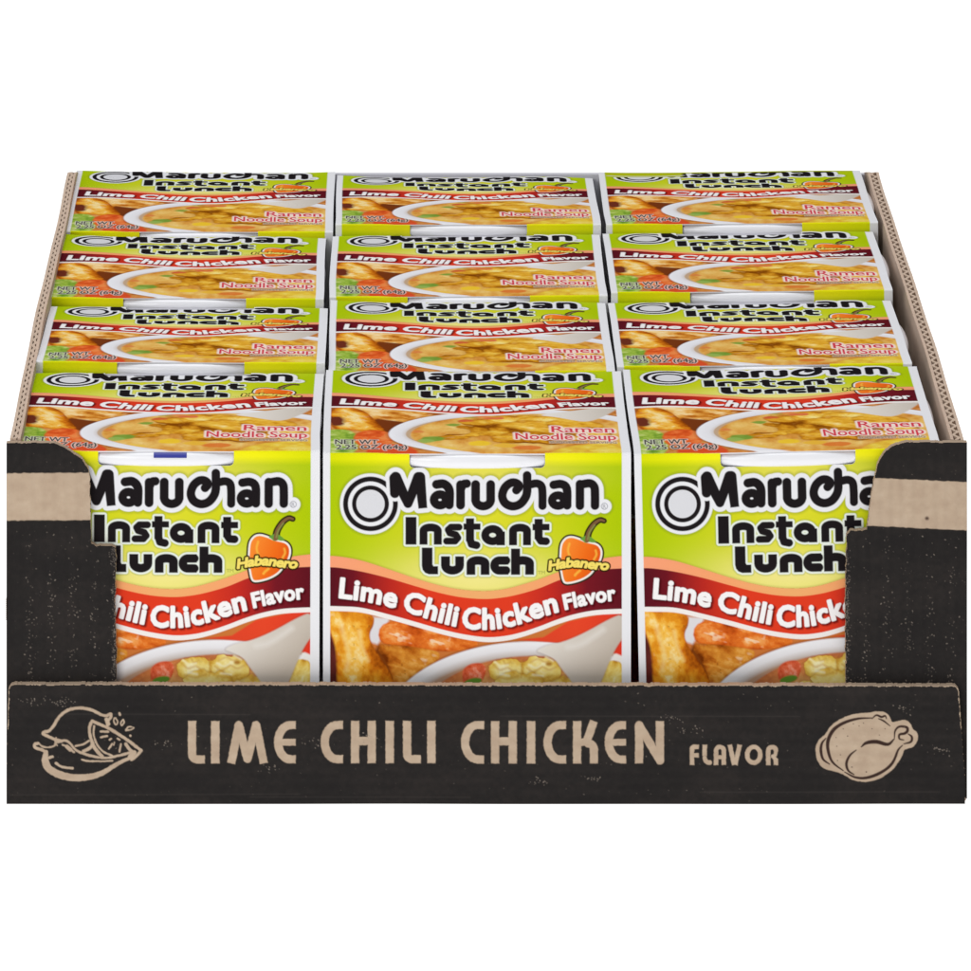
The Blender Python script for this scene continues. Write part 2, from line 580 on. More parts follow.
def food_front(sh):
    A = lambda x, y: (320 + x / 6.07, 540 + y / 6.07)
    B = lambda x, y: (470 + x / 5.712, 540 + y / 5.712)
    X, Y = sh.X, sh.Y
    sh.C = np.broadcast_to(lin((206, 120, 58)), sh.C.shape).copy()
    n = fbm(X, Y, 12, 3)
    # backdrop: pale plate edge and dark crevices
    D = sh.poly(sh.new(), [A(290, 470), A(420, 480), A(400, 560), A(350, 640), A(290, 620)])
    sh.fill(D, (226, 222, 224), soft=1.5)
    D = sh.poly(sh.new(), [A(370, 490), A(620, 510), A(960, 610), A(960, 660), A(760, 690), A(560, 655), A(345, 640)], smooth=2)
    meat(sh, D, 21, ORNG, rot=15, sc=13, lift=0.12)
    D = sh.poly(sh.new(), [A(320, 640), A(460, 650), A(480, 900), A(300, 900)], smooth=1)
    sh.fill(D, sh.ramp(n, [(0, (92, 42, 12)), (1, (150, 76, 24))]), soft=2.0)
    D = sh.poly(sh.new(), [A(330, 640), A(460, 640), A(640, 665), A(740, 690), A(700, 760), A(600, 860), A(560, 1000), A(450, 1000), A(450, 860), A(400, 740)], smooth=2)
    meat(sh, D, 33, WING, rot=20, sc=15, lift=0.13)
    D = sh.poly(sh.new(), [A(30, 430), A(130, 420), A(330, 455), A(328, 520), A(300, 570), A(306, 620), A(345, 690), A(420, 800), A(460, 900), A(470, 1100), A(110, 1100), A(92, 860),
                           A(86, 680), A(70, 560), A(40, 520)], smooth=2)
    meat(sh, D, 8, GOLD, rot=80, sc=17, lift=0.20)
    W = sh.line(sh.new(), cat([A(120, 500), A(150, 600), A(175, 700), A(160, 800)]), 1.6)
    sh.line(W, cat([A(240, 560), A(250, 640), A(290, 740)]), 1.2)
    sh.fill(W, (250, 222, 150), soft=2.2, a=0.6)
    D = sh.poly(sh.new(), [A(40, 560), A(72, 590), A(100, 680), A(104, 900), A(110, 1100), A(40, 1100)], smooth=1)
    sh.fill(D, sh.ramp(n, [(0, (66, 26, 26)), (1, (116, 50, 44))]), soft=1.4)
    # bowl
    cx, cy = 531.0, 735.0
    O = sh.ell(sh.new(), cx, cy, 150, 92.5)
    I = sh.ell(sh.new(), cx + 1, cy + 4, 123, 82)
    sh.fill(O, (90, 45, 20), off=1.5, soft=1.8, a=0.5)
    f = np.clip(-O / 17.0, 0, 1)
    sh.fill(O, sh.ramp(f, [(0, (244, 243, 246)), (0.45, (236, 234, 236)), (0.8, (206, 196, 190)), (1, (186, 150, 124))]), soft=0.9)
    n2 = fbm(X, Y * 1.4, 10, 44)
    sh.fill(I, sh.ramp(np.clip(-I / 30 + (n2 - .5) * .9 + 0.1, 0, 1), [(0, (190, 110, 66)), (0.35, (214, 132, 74)), (0.7, (226, 164, 96)), (1, (232, 186, 120))]), soft=1.0)
    # soup pieces
    D = sh.poly(sh.new(), [B(-10, 715), B(60, 705), B(92, 730), B(88, 780), B(60, 830), B(-30, 850), B(-50, 760)], smooth=2)
    sh.fill(D, sh.ramp(fbm(X, Y, 5, 71), [(0.2, (206, 76, 44)), (0.55, (234, 112, 74)), (0.85, (250, 178, 150))]), soft=0.9)
    D = sh.ell(sh.new(), 473, 683, 9, 3.6, -12)
    sh.fill(D, (104, 148, 50), soft=0.9)
    for k, (ex, ey, rx, ry, ro) in enumerate([(498, 700, 26, 16, -10), (563, 694, 34, 16, 10), (535, 712, 40, 22, 0), (507, 673, 19, 14, -8), (541, 671, 20, 13.5, 6), (521, 684, 24, 11, 0)]):
        D = sh.ell(sh.new(), ex, ey, rx, ry, ro)
        D = D + (fbm(X, Y, 6.5, 90 + k, 2) - 0.5) * 7
        sh.fill(D, (150, 86, 26), off=0.8, soft=1.6, a=0.5)
        meat(sh, D * 1.6, 100 + k, NOODP, rot=30, sc=14, lift=0.20, gl=0.3)
    q = sh.new()
    for pts in [[(494, 666), (500, 671), (508, 669), (514, 674)], [(503, 661), (506, 665), (511, 663)], [(527, 669), (534, 673), (542, 668), (549, 671), (556, 668)],
                [(531, 663), (538, 660), (545, 663), (551, 661)], [(497, 678), (508, 680), (518, 677)], [(530, 679), (541, 680), (552, 677)], [(521, 662), (523, 670), (521, 678)]]:
        sh.line(q, cat(pts), 0.5)
    sh.fill(q, (200, 140, 46), soft=1.6, a=0.7)
    q = sh.new()
    for pts in [[(495, 663), (501, 667), (508, 666)], [(529, 666), (536, 669), (543, 665)], [(500, 675), (509, 677)], [(546, 658), (553, 662)], [(533, 676), (543, 677)]]:
        sh.line(q, cat(pts), 0.7)
    sh.fill(q, (255, 248, 206), soft=1.3, a=0.8)
    D = sh.ell(sh.new(), 549, 665, 3.0, 2.0)
    sh.fill(D, (170, 108, 32), soft=1.2, a=0.85)
    # right side behind the spoon
    D = sh.poly(sh.new(), [B(270, 575), B(420, 560), B(560, 470), B(900, 400), B(900, 690), B(830, 660), B(700, 560), B(530, 595)])
    sh.fill(D, sh.ramp(np.clip((X - 510) / 110, 0, 1), [(0, (222, 68, 44)), (0.6, (234, 74, 44)), (1, (226, 60, 40))]), soft=0.9)
    D = sh.poly(sh.new(), [B(770, 700), B(880, 690), B(880, 900), B(740, 900)], smooth=1)
    meat(sh, D, 60, NOODP, sc=9, lift=0.25, gl=0.2)
    D = sh.poly(sh.new(), [B(820, 650), B(890, 680), B(890, 715), B(810, 690)], smooth=1)
    sh.fill(D, (240, 236, 230), soft=1.0)
    # spoon
    D = sh.poly(sh.new(), [B(372, 640), B(440, 606), B(530, 590), B(650, 540), B(800, 455), B(880, 425), B(880, 560), B(842, 610), B(800, 690), B(770, 770), B(740, 840), B(700, 900),
                           B(620, 880), B(570, 800), B(520, 740), B(490, 690), B(420, 655)], smooth=2)
    f = np.clip((X - 520) / 100 + (Y - 640) / 160, 0, 1)
    sh.fill(D, (120, 70, 40), off=1.0, soft=1.4, a=0.35)
    sh.fill(D, sh.ramp(f, [(0, (240, 237, 232)), (0.35, (228, 221, 211)), (0.7, (212, 202, 190)), (1, (196, 184, 170))]), soft=0.9)
    H = sh.line(sh.new(), cat([B(560, 620), B(640, 600), B(760, 520)]), 2.2)
    sh.fill(H, (240, 236, 230), soft=3.0, a=0.5)
    # bottom of the print, below the tray lip: plain red
    sh.fill(-(Y - 752), (214, 58, 40), soft=1.0)


def food_top(sh):
    def T(zx, zy):
        t = (zy - 645) / 248.0
        L = 40 - 18 * t
        R = 862 + 66 * t
        return (X0 + (zx - L) / (R - L) * PW, 475 + t * 300)
    X, Y = sh.X, sh.Y
    n = fbm(X, Y, 14, 5)
    sh.C = sh.ramp(n, [(0.2, (150, 78, 30)), (0.5, (206, 128, 60)), (0.8, (226, 160, 92))])
    D = sh.poly(sh.new(), [T(100, 740), T(330, 770), T(420, 790), T(300, 812), T(220, 822), T(150, 800)], smooth=1)
    meat(sh, D, 23, WING, rot=20, sc=13, lift=0.1, gl=0.5)
    D = sh.poly(sh.new(), [T(150, 790), T(290, 806), T(230, 830), T(200, 835)], smooth=1)
    sh.fill(D, (122, 58, 24), soft=2)
    D = sh.poly(sh.new(), [T(60, 752), T(140, 762), T(180, 800), T(215, 835), T(170, 838), T(110, 822), T(60, 828), T(45, 800)], smooth=2)
    meat(sh, D, 9, GOLD, rot=60, sc=15, lift=0.12, gl=0.5)
    D = sh.poly(sh.new(), [T(20, 830), T(60, 822), T(110, 826), T(130, 850), T(120, 900), T(10, 900)], smooth=2)
    sh.fill(D, sh.ramp(fbm(X, Y, 9, 61), [(0.2, (92, 140, 40)), (0.5, (160, 190, 70)), (0.8, (214, 222, 140))]), soft=1.5)
    D = sh.poly(sh.new(), [T(110, 838), T(165, 822), T(225, 832), T(232, 862), T(190, 880), T(120, 872)], smooth=2)
    sh.fill(D, sh.ramp(fbm(X, Y, 9, 62), [(0.2, (206, 74, 30)), (0.5, (234, 102, 44)), (0.85, (244, 150, 84))]), soft=1.5)
    D = sh.poly(sh.new(), [T(150, 880), T(240, 862), T(300, 885), T(300, 900), T(150, 900)], smooth=1)
    sh.fill(D, (222, 84, 44), soft=1.5)
    D = sh.ell(sh.new(), X0 + 13, 475 + 188, 9, 16)
    sh.fill(D + (fbm(X, Y, 9, 402, 2) - .5) * 6, (112, 50, 34), soft=2.4)
    # bowl
    cx, cy = X0 + 205, 475 + 232
    wav = 0
    O = sh.ell(sh.new(), cx, cy, 139, 84)
    I = sh.ell(sh.new(), cx + 2, cy + 3, 119, 72)
    sh.fill(O, (90, 45, 20), off=2, soft=2.5, a=0.5)
    f = np.clip(-O / 18, 0, 1)
    sh.fill(O, sh.ramp(f, [(0, (244, 244, 248)), (0.7, (236, 234, 238)), (0.93, (222, 214, 210)), (1, (200, 170, 140))]), soft=1.0)
    n2 = fbm(X, Y * 0.7, 16, 45)
    sh.fill(I, sh.ramp(np.clip(n2 * 1.5 - 0.25, 0, 1), [(0, (196, 118, 42)), (0.35, (222, 154, 66)), (0.7, (238, 190, 100)), (1, (246, 214, 136))]), soft=1.2)
    for k, (zx, zy, rx, ry, ro) in enumerate([(500, 806, 26, 14, 10), (590, 800, 34, 20, -6), (690, 806, 36, 22, 8), (640, 822, 44, 24, 0), (760, 815, 26, 20, 10), (540, 836, 30, 18, 12),
                                              (800, 835, 26, 20, 0), (610, 850, 34, 18, -8), (700, 852, 34, 18, 0), (450, 822, 18, 9, 20), (420, 846, 20, 9, -14)]):
        x, y = T(zx, zy)
        D = sh.ell(sh.new(), x, y, rx, ry, ro)
        D = D + (fbm(X, Y, 22, 190 + k, 3) - 0.5) * 16
        D = np.maximum(D, I + 3)
        sh.fill(D, (150, 92, 30), off=1.2, soft=3.0, a=0.35)
        meat(sh, D * 0.7, 200, NOOD, rot=20, sc=18, lift=0.06, gl=0.3)
    for k, (zx, zy, rx, ry, c) in enumerate([(345, 852, 12, 9, (112, 160, 60)), (325, 858, 9, 7, (150, 184, 90)), (520, 792, 10, 5, (224, 110, 70)), (440, 800, 9, 4, (216, 96, 60)),
                                             (400, 812, 8, 4, (120, 160, 60)), (480, 868, 12, 8, (246, 204, 50)), (560, 872, 12, 7, (238, 186, 60)), (455, 788, 7, 3, (130, 160, 70)),
                                             (620, 878, 14, 7, (226, 120, 50)), (300, 830, 7, 5, (222, 132, 70)), (480, 785, 9, 4, (232, 126, 84)), (365, 880, 16, 6, (240, 196, 80))]):
        x, y = T(zx, zy)
        D = sh.ell(sh.new(), x, y, rx, ry, 0) + (fbm(X, Y, 8, 300 + k, 2) - 0.5) * 5
        sh.fill(np.maximum(D, I + 1), c, soft=1.6, a=0.9)
    # spoon
    D = sh.poly(sh.new(), [T(640, 784), T(720, 774), T(830, 756), T(885, 750), T(850, 778), T(815, 796), T(785, 803), T(750, 799), T(700, 790)], smooth=2)
    f = np.clip((X - 540) / 80, 0, 1)
    sh.fill(D, sh.ramp(f, [(0, (240, 236, 230)), (0.5, (226, 218, 208)), (1, (206, 196, 184))]), soft=1.2)
    # lower right: lemon and noodles
    D = sh.poly(sh.new(), [T(700, 884), T(780, 868), T(930, 860), T(940, 900), T(690, 900)], smooth=1)
    sh.fill(D, sh.ramp(fbm(X, Y, 12, 77), [(0.2, (226, 170, 60)), (0.5, (240, 206, 70)), (0.8, (246, 226, 120))]), soft=2.5)
    # lettering
    D = sh.edges(sh.new(), text_edges('NET WT.', *[T(56, 0)[0] * 0 + X0 + 12][0:1], X0 + 57, 475 + 268, 17))
    sh.edges(D, text_edges('2.25 OZ (64g)', X0 + 13, X0 + 84, 475 + 287, 17))
    sh.fill(D, (235, 232, 222), off=1.3, soft=0.8, a=0.8)
    sh.fill(D, (52, 44, 44), off=0.25)
    D = sh.edges(sh.new(), text_edges('Ramen', X0 + 231, X0 + 294, 475 + 227, 22))
    sh.edges(D, text_edges('Noodle Soup', X0 + 194, X0 + 295, 475 + 253, 23))
    sh.fill(D, (252, 232, 224), off=2.6, soft=0.9, a=0.95)
    sh.fill(D, (216, 62, 78), off=0.3)
    D = sh.edges(sh.new(), text_edges('SUGGESTED SERVING', X0 + 228, X0 + 295, 475 + 266, 8))
    sh.fill(D, (235, 225, 205), off=0.9, soft=0.7, a=0.7)
    sh.fill(D, (120, 92, 80), off=0.1)


FH = 336.0          # height of the sleeve
DEP = 300.0         # its depth
SL0, SL1, SLH = 87.0, 221.5, 14.5


def build_front():
    sh = Sheet(X0, Y0, X0 + PW, Y0 + FH, 0.5, 0.5)
    base_and_band(sh, food_front)
    border(sh)
    u = sh.X - X0
    v = sh.Y - Y0
    D = np.maximum(np.maximum(SL0 - u, u - SL1), v - SLH)
    # rounded lower corners of the slot
    q = 3.5
    cx = np.clip(u, SL0 + q, SL1 - q)
    cyy = np.minimum(v, SLH - q)
    D = np.hypot(u - cx, v - cyy) - q
    keep = D > 0

    def place(X, Y):
        u = X - X0 - PW / 2
        v = Y - Y0
        bow = 1.6 * (1 - (u / 154) ** 2) * np.clip(v / 60, 0, 1) * np.clip((FH - v) / 60, 0, 1)
        wob = (vnoise(X, Y, 90, 3) - 0.5) * 0.8
        fold = 1.2 * np.clip(1 - v / 1.6, 0, 1) ** 2
        return u, -bow + wob + fold, FH - v
    return sheet_mesh('front_panel', sh, place, keep, skirt=1.3, skirt_dir=(0, 1, 0), skirt_col=(226, 226, 230), gain=0.96)


TOP_SHEET = Sheet(X0, 475, X0 + PW, 475 + DEP, 0.55, 0.75)
base_and_band(TOP_SHEET, food_top)
border(TOP_SHEET)


def build_top(seed, slot, s0=84.0, s1=226.0, shifted=False):
    """slot: how deep the cut-out for the rim reaches into the back edge"""
    sh = TOP_SHEET
    rr = random.Random(seed)
    a = [rr.uniform(-1, 1) for _ in range(6)]
    keep = None
    ink = sh.C
    if shifted:            # this box is folded further back: plain green reaches over the emblem
        u_ = sh.X - X0
        k = np.clip((30 - (sh.Y - 475)) / 3, 0, 1) * np.clip((100 - u_) / 4, 0, 1) * np.clip((u_ - 7) / 1, 0, 1)
        k = np.maximum(k, np.clip((8 - (sh.Y - 475)) / 3, 0, 1) * np.clip((u_ - 7) / 1, 0, 1) * np.clip((299 - u_) / 1, 0, 1))
        ln = np.clip(1.2 - np.abs(sh.Y - 475 - 24 + 4 * ((u_ - 55) / 45) ** 2) / 2.0, 0, 1) * np.clip((100 - np.abs(u_ - 55) * 2.1) / 8, 0, 1)
        sh.C = ink * (1 - k[..., None]) + lin((184, 192, 30)) * k[..., None]
        sh.C = sh.C * (1 - ln[..., None]) + lin((226, 226, 222)) * ln[..., None]
    if slot:
        u = sh.X - X0
        w = sh.Y - 475
        q = 5.0
        keep = np.hypot(u - np.clip(u, s0 + q, s1 - q), w - np.minimum(w, slot - q)) - q > 0

    def place(X, Y):
        u = X - X0 - PW / 2
        w = Y - 475
        f = DEP - w
        sag = (1.3 + a[0]) * (1 - (u / 154) ** 2) * np.sin(np.clip(w / DEP, 0, 1) * np.pi)
        bend = 2.2 * a[1] * np.clip(1 - (u + 154) / 70, 0, 1) ** 2 * np.clip(1 - w / 90, 0, 1) + 2.2 * a[2] * np.clip(1 - (154 - u) / 60, 0, 1) ** 2 * np.clip(1 - w / 110, 0, 1)
        wob = (vnoise(X, Y, 80, 9 + seed) - 0.5) * 2.2 * np.clip(f / 40, 0, 1)
        fold = 1.0 * np.clip(1 - f / 1.6, 0, 1) ** 2
        sway = a[3] * 1.2 * np.sin(w / DEP * np.pi + a[4])* np.clip(f / 60, 0, 1)
        return u + sway, f + 0.3, FH + sag + wob + bend - fold + 0.2
    me = sheet_mesh('top_panel', sh, place, keep, skirt=1.3, skirt_dir=(0, 0, -1), skirt_col=(226, 226, 230), gain=0.96)
    sh.C = ink
    return me


def superell(rx, ry, n, p, cx=0, cy=0):
    out = []
    for i in range(n):
        a = 2 * math.pi * i / n
        c, s = math.cos(a), math.sin(a)
        out.append((cx + rx * math.copysign(abs(c) ** (2 / p), c), cy + ry * math.copysign(abs(s) ** (2 / p), s)))
    return out


def revolve(prof, n=96, p=2.0, cy=0.0, ratio=0.985):
    """prof: (radius, z, p) rings joined"""
    V = []
    F = []
    for k, (rad, z, pp) in enumerate(prof):
        V += [(x, y, z) for x, y in superell(rad, rad * ratio, n, pp, 0, cy)]
    for k in range(len(prof) - 1):
        for i in range(n):
            j = (i + 1) % n
            F.append((k * n + i, k * n + j, (k + 1) * n + j, (k + 1) * n + i))
    return V, F


ME = {}
ME['front'] = build_front()
ME['top'] = build_top(1, 0)
TOPS = {0: ME['top'], 1: build_top(2, 0), 2: build_top(3, 15), 3: build_top(4, 11, 80, 232), 4: build_top(6, 0, shifted=True)}
USE = {('left', 1): 3, ('left', 2): 2, ('left', 3): 1, ('left', 4): 0, ('mid', 1): 0, ('mid', 2): 1, ('mid', 3): 3, ('mid', 4): 1,
       ('right', 1): 1, ('right', 2): 2, ('right', 3): 2, ('right', 4): 4}
CY = 148.0
zr = FH - 1.6
prof = []
for a in np.linspace(-90, 90, 9):       # rim bead, flattened by the sleeve
    prof.append((148.0 + 6.4 * math.cos(math.radians(a)), zr - 7.5 + 7.3 * math.sin(math.radians(a)), 2.75))
prof = [(143, zr - 14.8, 2.7)] + prof + [(143, zr - 0.6, 2.7)]
V, F = revolve(prof, cy=CY)
ME['rim'] = mesh_from('rim', V, F, True)
prof = [(98, 3, 2), (104, 2, 2), (105, 8, 2), (125, 170, 2.2), (141, zr - 40, 2.6), (143.5, zr - 16, 2.7)]
V, F = revolve(prof, cy=CY)
F.append(tuple(range(96))[::-1])
ME['cup'] = mesh_from('cup', V, F, True)
V, F = revolve([(142.5, zr - 3.0, 2.7), (70, zr - 3.5, 2.3), (2, zr - 3.5, 2)], cy=CY)
ME['lid'] = mesh_from('lid', V, F, True)


def slab(x0, x1, y0, y1, z0, z1):
    V = [(x, y, z) for z in (z0, z1) for y in (y0, y1) for x in (x0, x1)]
    F = [(0, 2, 3, 1), (4, 5, 7, 6), (0, 1, 5, 4), (2, 6, 7, 3), (0, 4, 6, 2), (1, 3, 7, 5)]
    return V, F


def slab_mesh(name, *a, bev=0.4):
    V, F = slab(*a)
    me = mesh_from(name, V, F)
    bm = bmesh.new()
    bm.from_mesh(me)
    bmesh.ops.recalc_face_normals(bm, faces=bm.faces)
    if bev:
        bmesh.ops.bevel(bm, geom=bm.edges[:], offset=bev * S, segments=2, affect='EDGES')
    bm.to_mesh(me)
    bm.free()
    return me


ME['back'] = slab_mesh('back_panel', -154, 154, DEP + 0.5, DEP + 1.9, 0, FH - 1.5)
ME['bottom'] = slab_mesh('bottom_panel', -154, 154, 1.6, DEP - 0.5, 0.2, 1.5)


def make_cup():
    root = bpy.data.objects.new('boxed_noodle_cup', None)
    COL.objects.link(root)
    link('front_panel', ME['front'], M_PRINT, root)
    link('top_panel', ME['top'], M_PRINT, root)
    link('back_panel', ME['back'], M_CARD, root)
    link('bottom_panel', ME['bottom'], M_CARD, root)
    cup = link('cup', ME['cup'], M_FOAM, root)
    link('rim', ME['rim'], M_FOAM, cup)
    link('lid', ME['lid'], M_LID, cup)
    return root


def copy_tree(o, parent=None):
    c = o.copy()
    COL.objects.link(c)
    c.parent = parent
    for ch in list(o.children):
        copy_tree(ch, c)
    return c


# fold (front top edge): x left, x right, y left, y right, then y of the back edge; cup shift
CUPS = {
    ('left', 1): (11.5, 320, 450.0, 451.0, 373, 0),
    ('left', 2): (36, 325, 361, 362.5, 307, -2),
    ('left', 3): (45, 323.8, 297, 298.5, 236.5, 0),
    ('left', 4): (64, 333, 231, 231.5, 172.3, -2),
    ('mid', 1): (323, 631, 453, 453, 372, 0),
    ('mid', 2): (328.5, 615, 371, 370.5, 302, 0),
    ('mid', 3): (329.5, 607.5, 296.5, 295, 235, 0),
    ('mid', 4): (335.5, 601, 224, 224, 177, 0),
    ('right', 1): (634, 941, 452.5, 449, 368.5, 3),
    ('right', 2): (617, 912, 366, 363, 301.5, 6),
    ('right', 3): (611, 892.6, 292, 289.5, 232.5, 6),
    ('right', 4): (606, 878, 224, 222, 172.3, 5),
}
TEXTS = {
    ('left', 1): 'boxed noodle cup behind the left corner flap, blue mark on its white rim',
    ('left', 2): 'boxed noodle cup by the left tray wall, directly behind the one with blue mark',
    ('left', 3): 'boxed noodle cup by the left tray wall, third row from the front lip',
    ('left', 4): 'boxed noodle cup in the far left corner of the tray, rearmost row',
    ('mid', 1): 'boxed noodle cup in the middle of the front row, whole front label uncovered',
    ('mid', 2): 'low sitting boxed noodle cup in the middle column, second row from the front lip',
    ('mid', 3): 'boxed noodle cup in the middle column, third row from the front lip',
    ('mid', 4): 'rearmost boxed noodle cup of the middle column, plain white card behind its top',
    ('right', 1): 'slightly leaning boxed noodle cup in the front row behind the right corner flap',
    ('right', 2): 'boxed noodle cup by the right tray wall, second row from the front lip',
    ('right', 3): 'boxed noodle cup by the right tray wall, third row from the front lip',
    ('right', 4): 'boxed noodle cup in the far right corner of the tray, rearmost row',
}
roots = [make_cup()]
while len(roots) < len(CUPS):
    roots.append(copy_tree(roots[0]))
roots = iter(roots)
for (c, k), (xl, xr, yl, yr, yb, sx) in CUPS.items():
    o = next(roots)
    Yf = 22 + 306 * (k - 1)
    Yb = Yf + DEP
    Xl, Xr = wx(xl, Yf), wx(xr, Yf)
    zl, zrr = wz(yl, Yf), wz(yr, Yf)
    zf = (zl + zrr) / 2
    zb = wz(yb, Yb)
    pitch = math.atan2(zb - zf, DEP)
    roll = math.atan2(zl - zrr, Xr - Xl)
    if (c, k) == ('right', 1):
        roll = math.radians(-1.3)
    sc = (Xr - Xl) / PW
    o.rotation_euler = (pitch, roll, 0)
    o.scale = (sc, 1, 1)
    # the fold centre must land on ((Xl+Xr)/2, Yf, zf)
    from mathutils import Euler, Vector
    off = Euler((pitch, roll, 0)).to_matrix() @ Vector((0, 0, FH))
    o.location = ((Xl + Xr) / 2 * S - off.x * S - VX * S * 0, (Yf - off.y) * S, (zf - off.z) * S)
    o['label'] = TEXTS[(c, k)]
    o['category'] = 'noodle cup'
    o['group'] = 'boxed noodle cups packed in the tray'
    for ch in o.children:
        if ch.name.startswith('cup'):
            ch.location.x = sx * S
        if ch.name.startswith('top_panel'):
            ch.data = TOPS[USE[(c, k)]]
            if not ch.data.materials:
                ch.data.materials.append(M_PRINT)
    if (c, k) == ('left', 1):
        cupo = [ch for ch in o.children if ch.name.startswith('cup')][0]
        # blue printed mark over the front of the rim
        V = []
        F = []
        n = 10
        for j, a in enumerate(np.linspace(22, 90, 7)):
            for i in range(n + 1):
                x = -12 + 33 * i / n
                rad = 148.0 + 6.6 * math.cos(math.radians(a)) + 0.25
                ry = rad * 0.985
                y = CY - ry * (1 - (abs(x) / rad) ** 2.75) ** (1 / 2.75)
                V.append((x, y, zr - 7.5 + 7.5 * math.sin(math.radians(a))))
        for j in range(6):
            for i in range(n):
                F.append((j * (n + 1) + i, j * (n + 1) + i + 1, (j + 1) * (n + 1) + i + 1, (j + 1) * (n + 1) + i))
        link('ink_mark', mesh_from('ink_mark', V, F, True), M_BLUE, cupo)

# ================================================================ TRAY
KR = (186, 164, 141)
INK = (35, 32, 31)
tray = bpy.data.objects.new('cardboard_tray', None)
COL.objects.link(tray)
tray['label'] = 'black printed cardboard display tray with lemon and chicken drawings on its front lip'
tray['category'] = 'tray'


def kraft_cols(sh, seed):
    n = fbm(sh.X, sh.Y, 9, seed, 4)
    n2 = fbm(sh.X * 0.25, sh.Y, 5, seed + 3, 2)
    return sh.ramp(np.clip(0.5 + (n - .5) * 1.2 + (n2 - .5) * .4, 0, 1), [(0, (178, 155, 133)), (0.5, KR), (1, (194, 173, 150))])


def ink_cols(sh, seed):
    n = fbm(sh.X * 0.4, sh.Y, 26, seed, 4)
    m = fbm(sh.X, sh.Y, 4, seed + 9, 2)
    return sh.ramp(np.clip(n * 0.75 + m * 0.35, 0, 1), [(0.15, (30, 27, 27)), (0.5, INK), (0.9, (45, 40, 38))])


def flecks(sh, pts, c=(150, 138, 126)):
    for (x, y, r, a) in pts:
        D = sh.new()
        sh.line(D, [(x, y), (x + random.uniform(-1, 1) * r * 2, y + random.uniform(-1, 1) * r * 2)], r, m=2)
        w = sh.win(x - 8, y - 8, x + 8, y + 8)
        k = np.clip(0.5 - D[w] / 0.7, 0, 1)[..., None] * a
        sh.C[w] = sh.C[w] * (1 - k) + lin(c) * k


def glyph(sh, D, ch, x, w, t, b, hw):
    R = x + w
    my = (t + b) / 2
    if ch == 'I':
        sh.box(D, x, t, R, b)
    elif ch == 'L':
        sh.box(D, x, t, x + 2 * hw, b - 9)
        sh.line(D, arc(x + hw + 5, b - hw - 5, 5, 5, 180, 90, 6), hw)
        sh.box(D, x + hw + 4, b - 2 * hw, R, b)
    elif ch == 'H':
        sh.box(D, x, t, x + 2 * hw, b)
        sh.box(D, R - 2 * hw, t, R, b)
        sh.box(D, x + hw, my - hw - 1, R - hw, my + hw - 1)
    elif ch in 'CE':
        q = (b - t) / 2 - hw
        cx = x + q * 0.72 + hw
        sh.line(D, arc(cx, my, q * 0.72, q, 270, 90, 16), hw)
        sh.box(D, cx, t, R, t + 2 * hw)
        sh.box(D, cx, b - 2 * hw, R, b)
        if ch == 'E':
            sh.box(D, x + hw, my - hw * .8, R, my + hw * .8)
    elif ch == 'M':
        sh.butt(D, (x + hw, b), (x + w * .29, t + 3.5), hw)
        sh.butt(D, (R - hw, b), (R - w * .29, t + 3.5), hw)
        sh.line(D, [(x + w * .29, t + hw), (x + w / 2, b - hw - .5)], hw)
        sh.line(D, [(R - w * .29, t + hw), (x + w / 2, b - hw - .5)], hw)
    elif ch == 'N':
        sh.box(D, x, t + 4, x + 2 * hw, b)
        sh.box(D, R - 2 * hw, t, R, b - 4)
        sh.line(D, [(x + hw, t + hw), (R - hw, b - hw + 1.0)], hw)
    elif ch == 'K':
        sh.box(D, x, t, x + 2 * hw, b)
        sh.line(D, [(x + hw, my + 1), (x + w * .55, my - 1)], hw * .9)
        sh.butt(D, (x + w * .52, my + 1), (R - hw, t), hw)
        sh.line(D, arc(R - hw - 6, my + 7, 6, 6, 270, 360, 6), hw)
        sh.box(D, R - 2 * hw, my + 6, R, b)
    elif ch == 'F':
        sh.box(D, x, t + 4, x + 2 * hw, b)
        sh.line(D, arc(x + hw + 2, t + hw + 2, 2, 2, 180, 270, 4), hw)
        sh.box(D, x + hw + 1, t, R, t + 2 * hw)
        sh.box(D, x + hw, my - hw + .5, R, my + hw + .5)
    elif ch in 'AR':
        sh.box(D, x, t + 6, x + 2 * hw, b)
        sh.line(D, arc(x + w / 2, t + 6, w / 2 - hw, 6 - hw, 180, 360, 10), hw)
        if ch == 'A':
            sh.box(D, R - 2 * hw, t + 6, R, b)
            sh.box(D, x + hw, my + .5, R - hw, my + hw * 2)
        else:
            sh.line(D, [(R - hw, t + 6), (R - hw - .5, my), (x + w * .55, my + 1.3)], hw * .85)
            sh.line(D, [(R - hw - 2.5, my + 1.6), (R - hw, my + 5)], hw * .9)
            sh.box(D, R - 2 * hw, my + 4, R, b)
    elif ch == 'V':
        sh.butt(D, (x + hw, t), (x + w / 2 - .6, b), hw)
        sh.butt(D, (R - hw, t), (x + w / 2 + .6, b), hw)
    elif ch == 'O':
        sh.line(D, arc(x + w / 2, my, w / 2 - hw, (b - t) / 2 - hw, 0, 360, 24), hw)


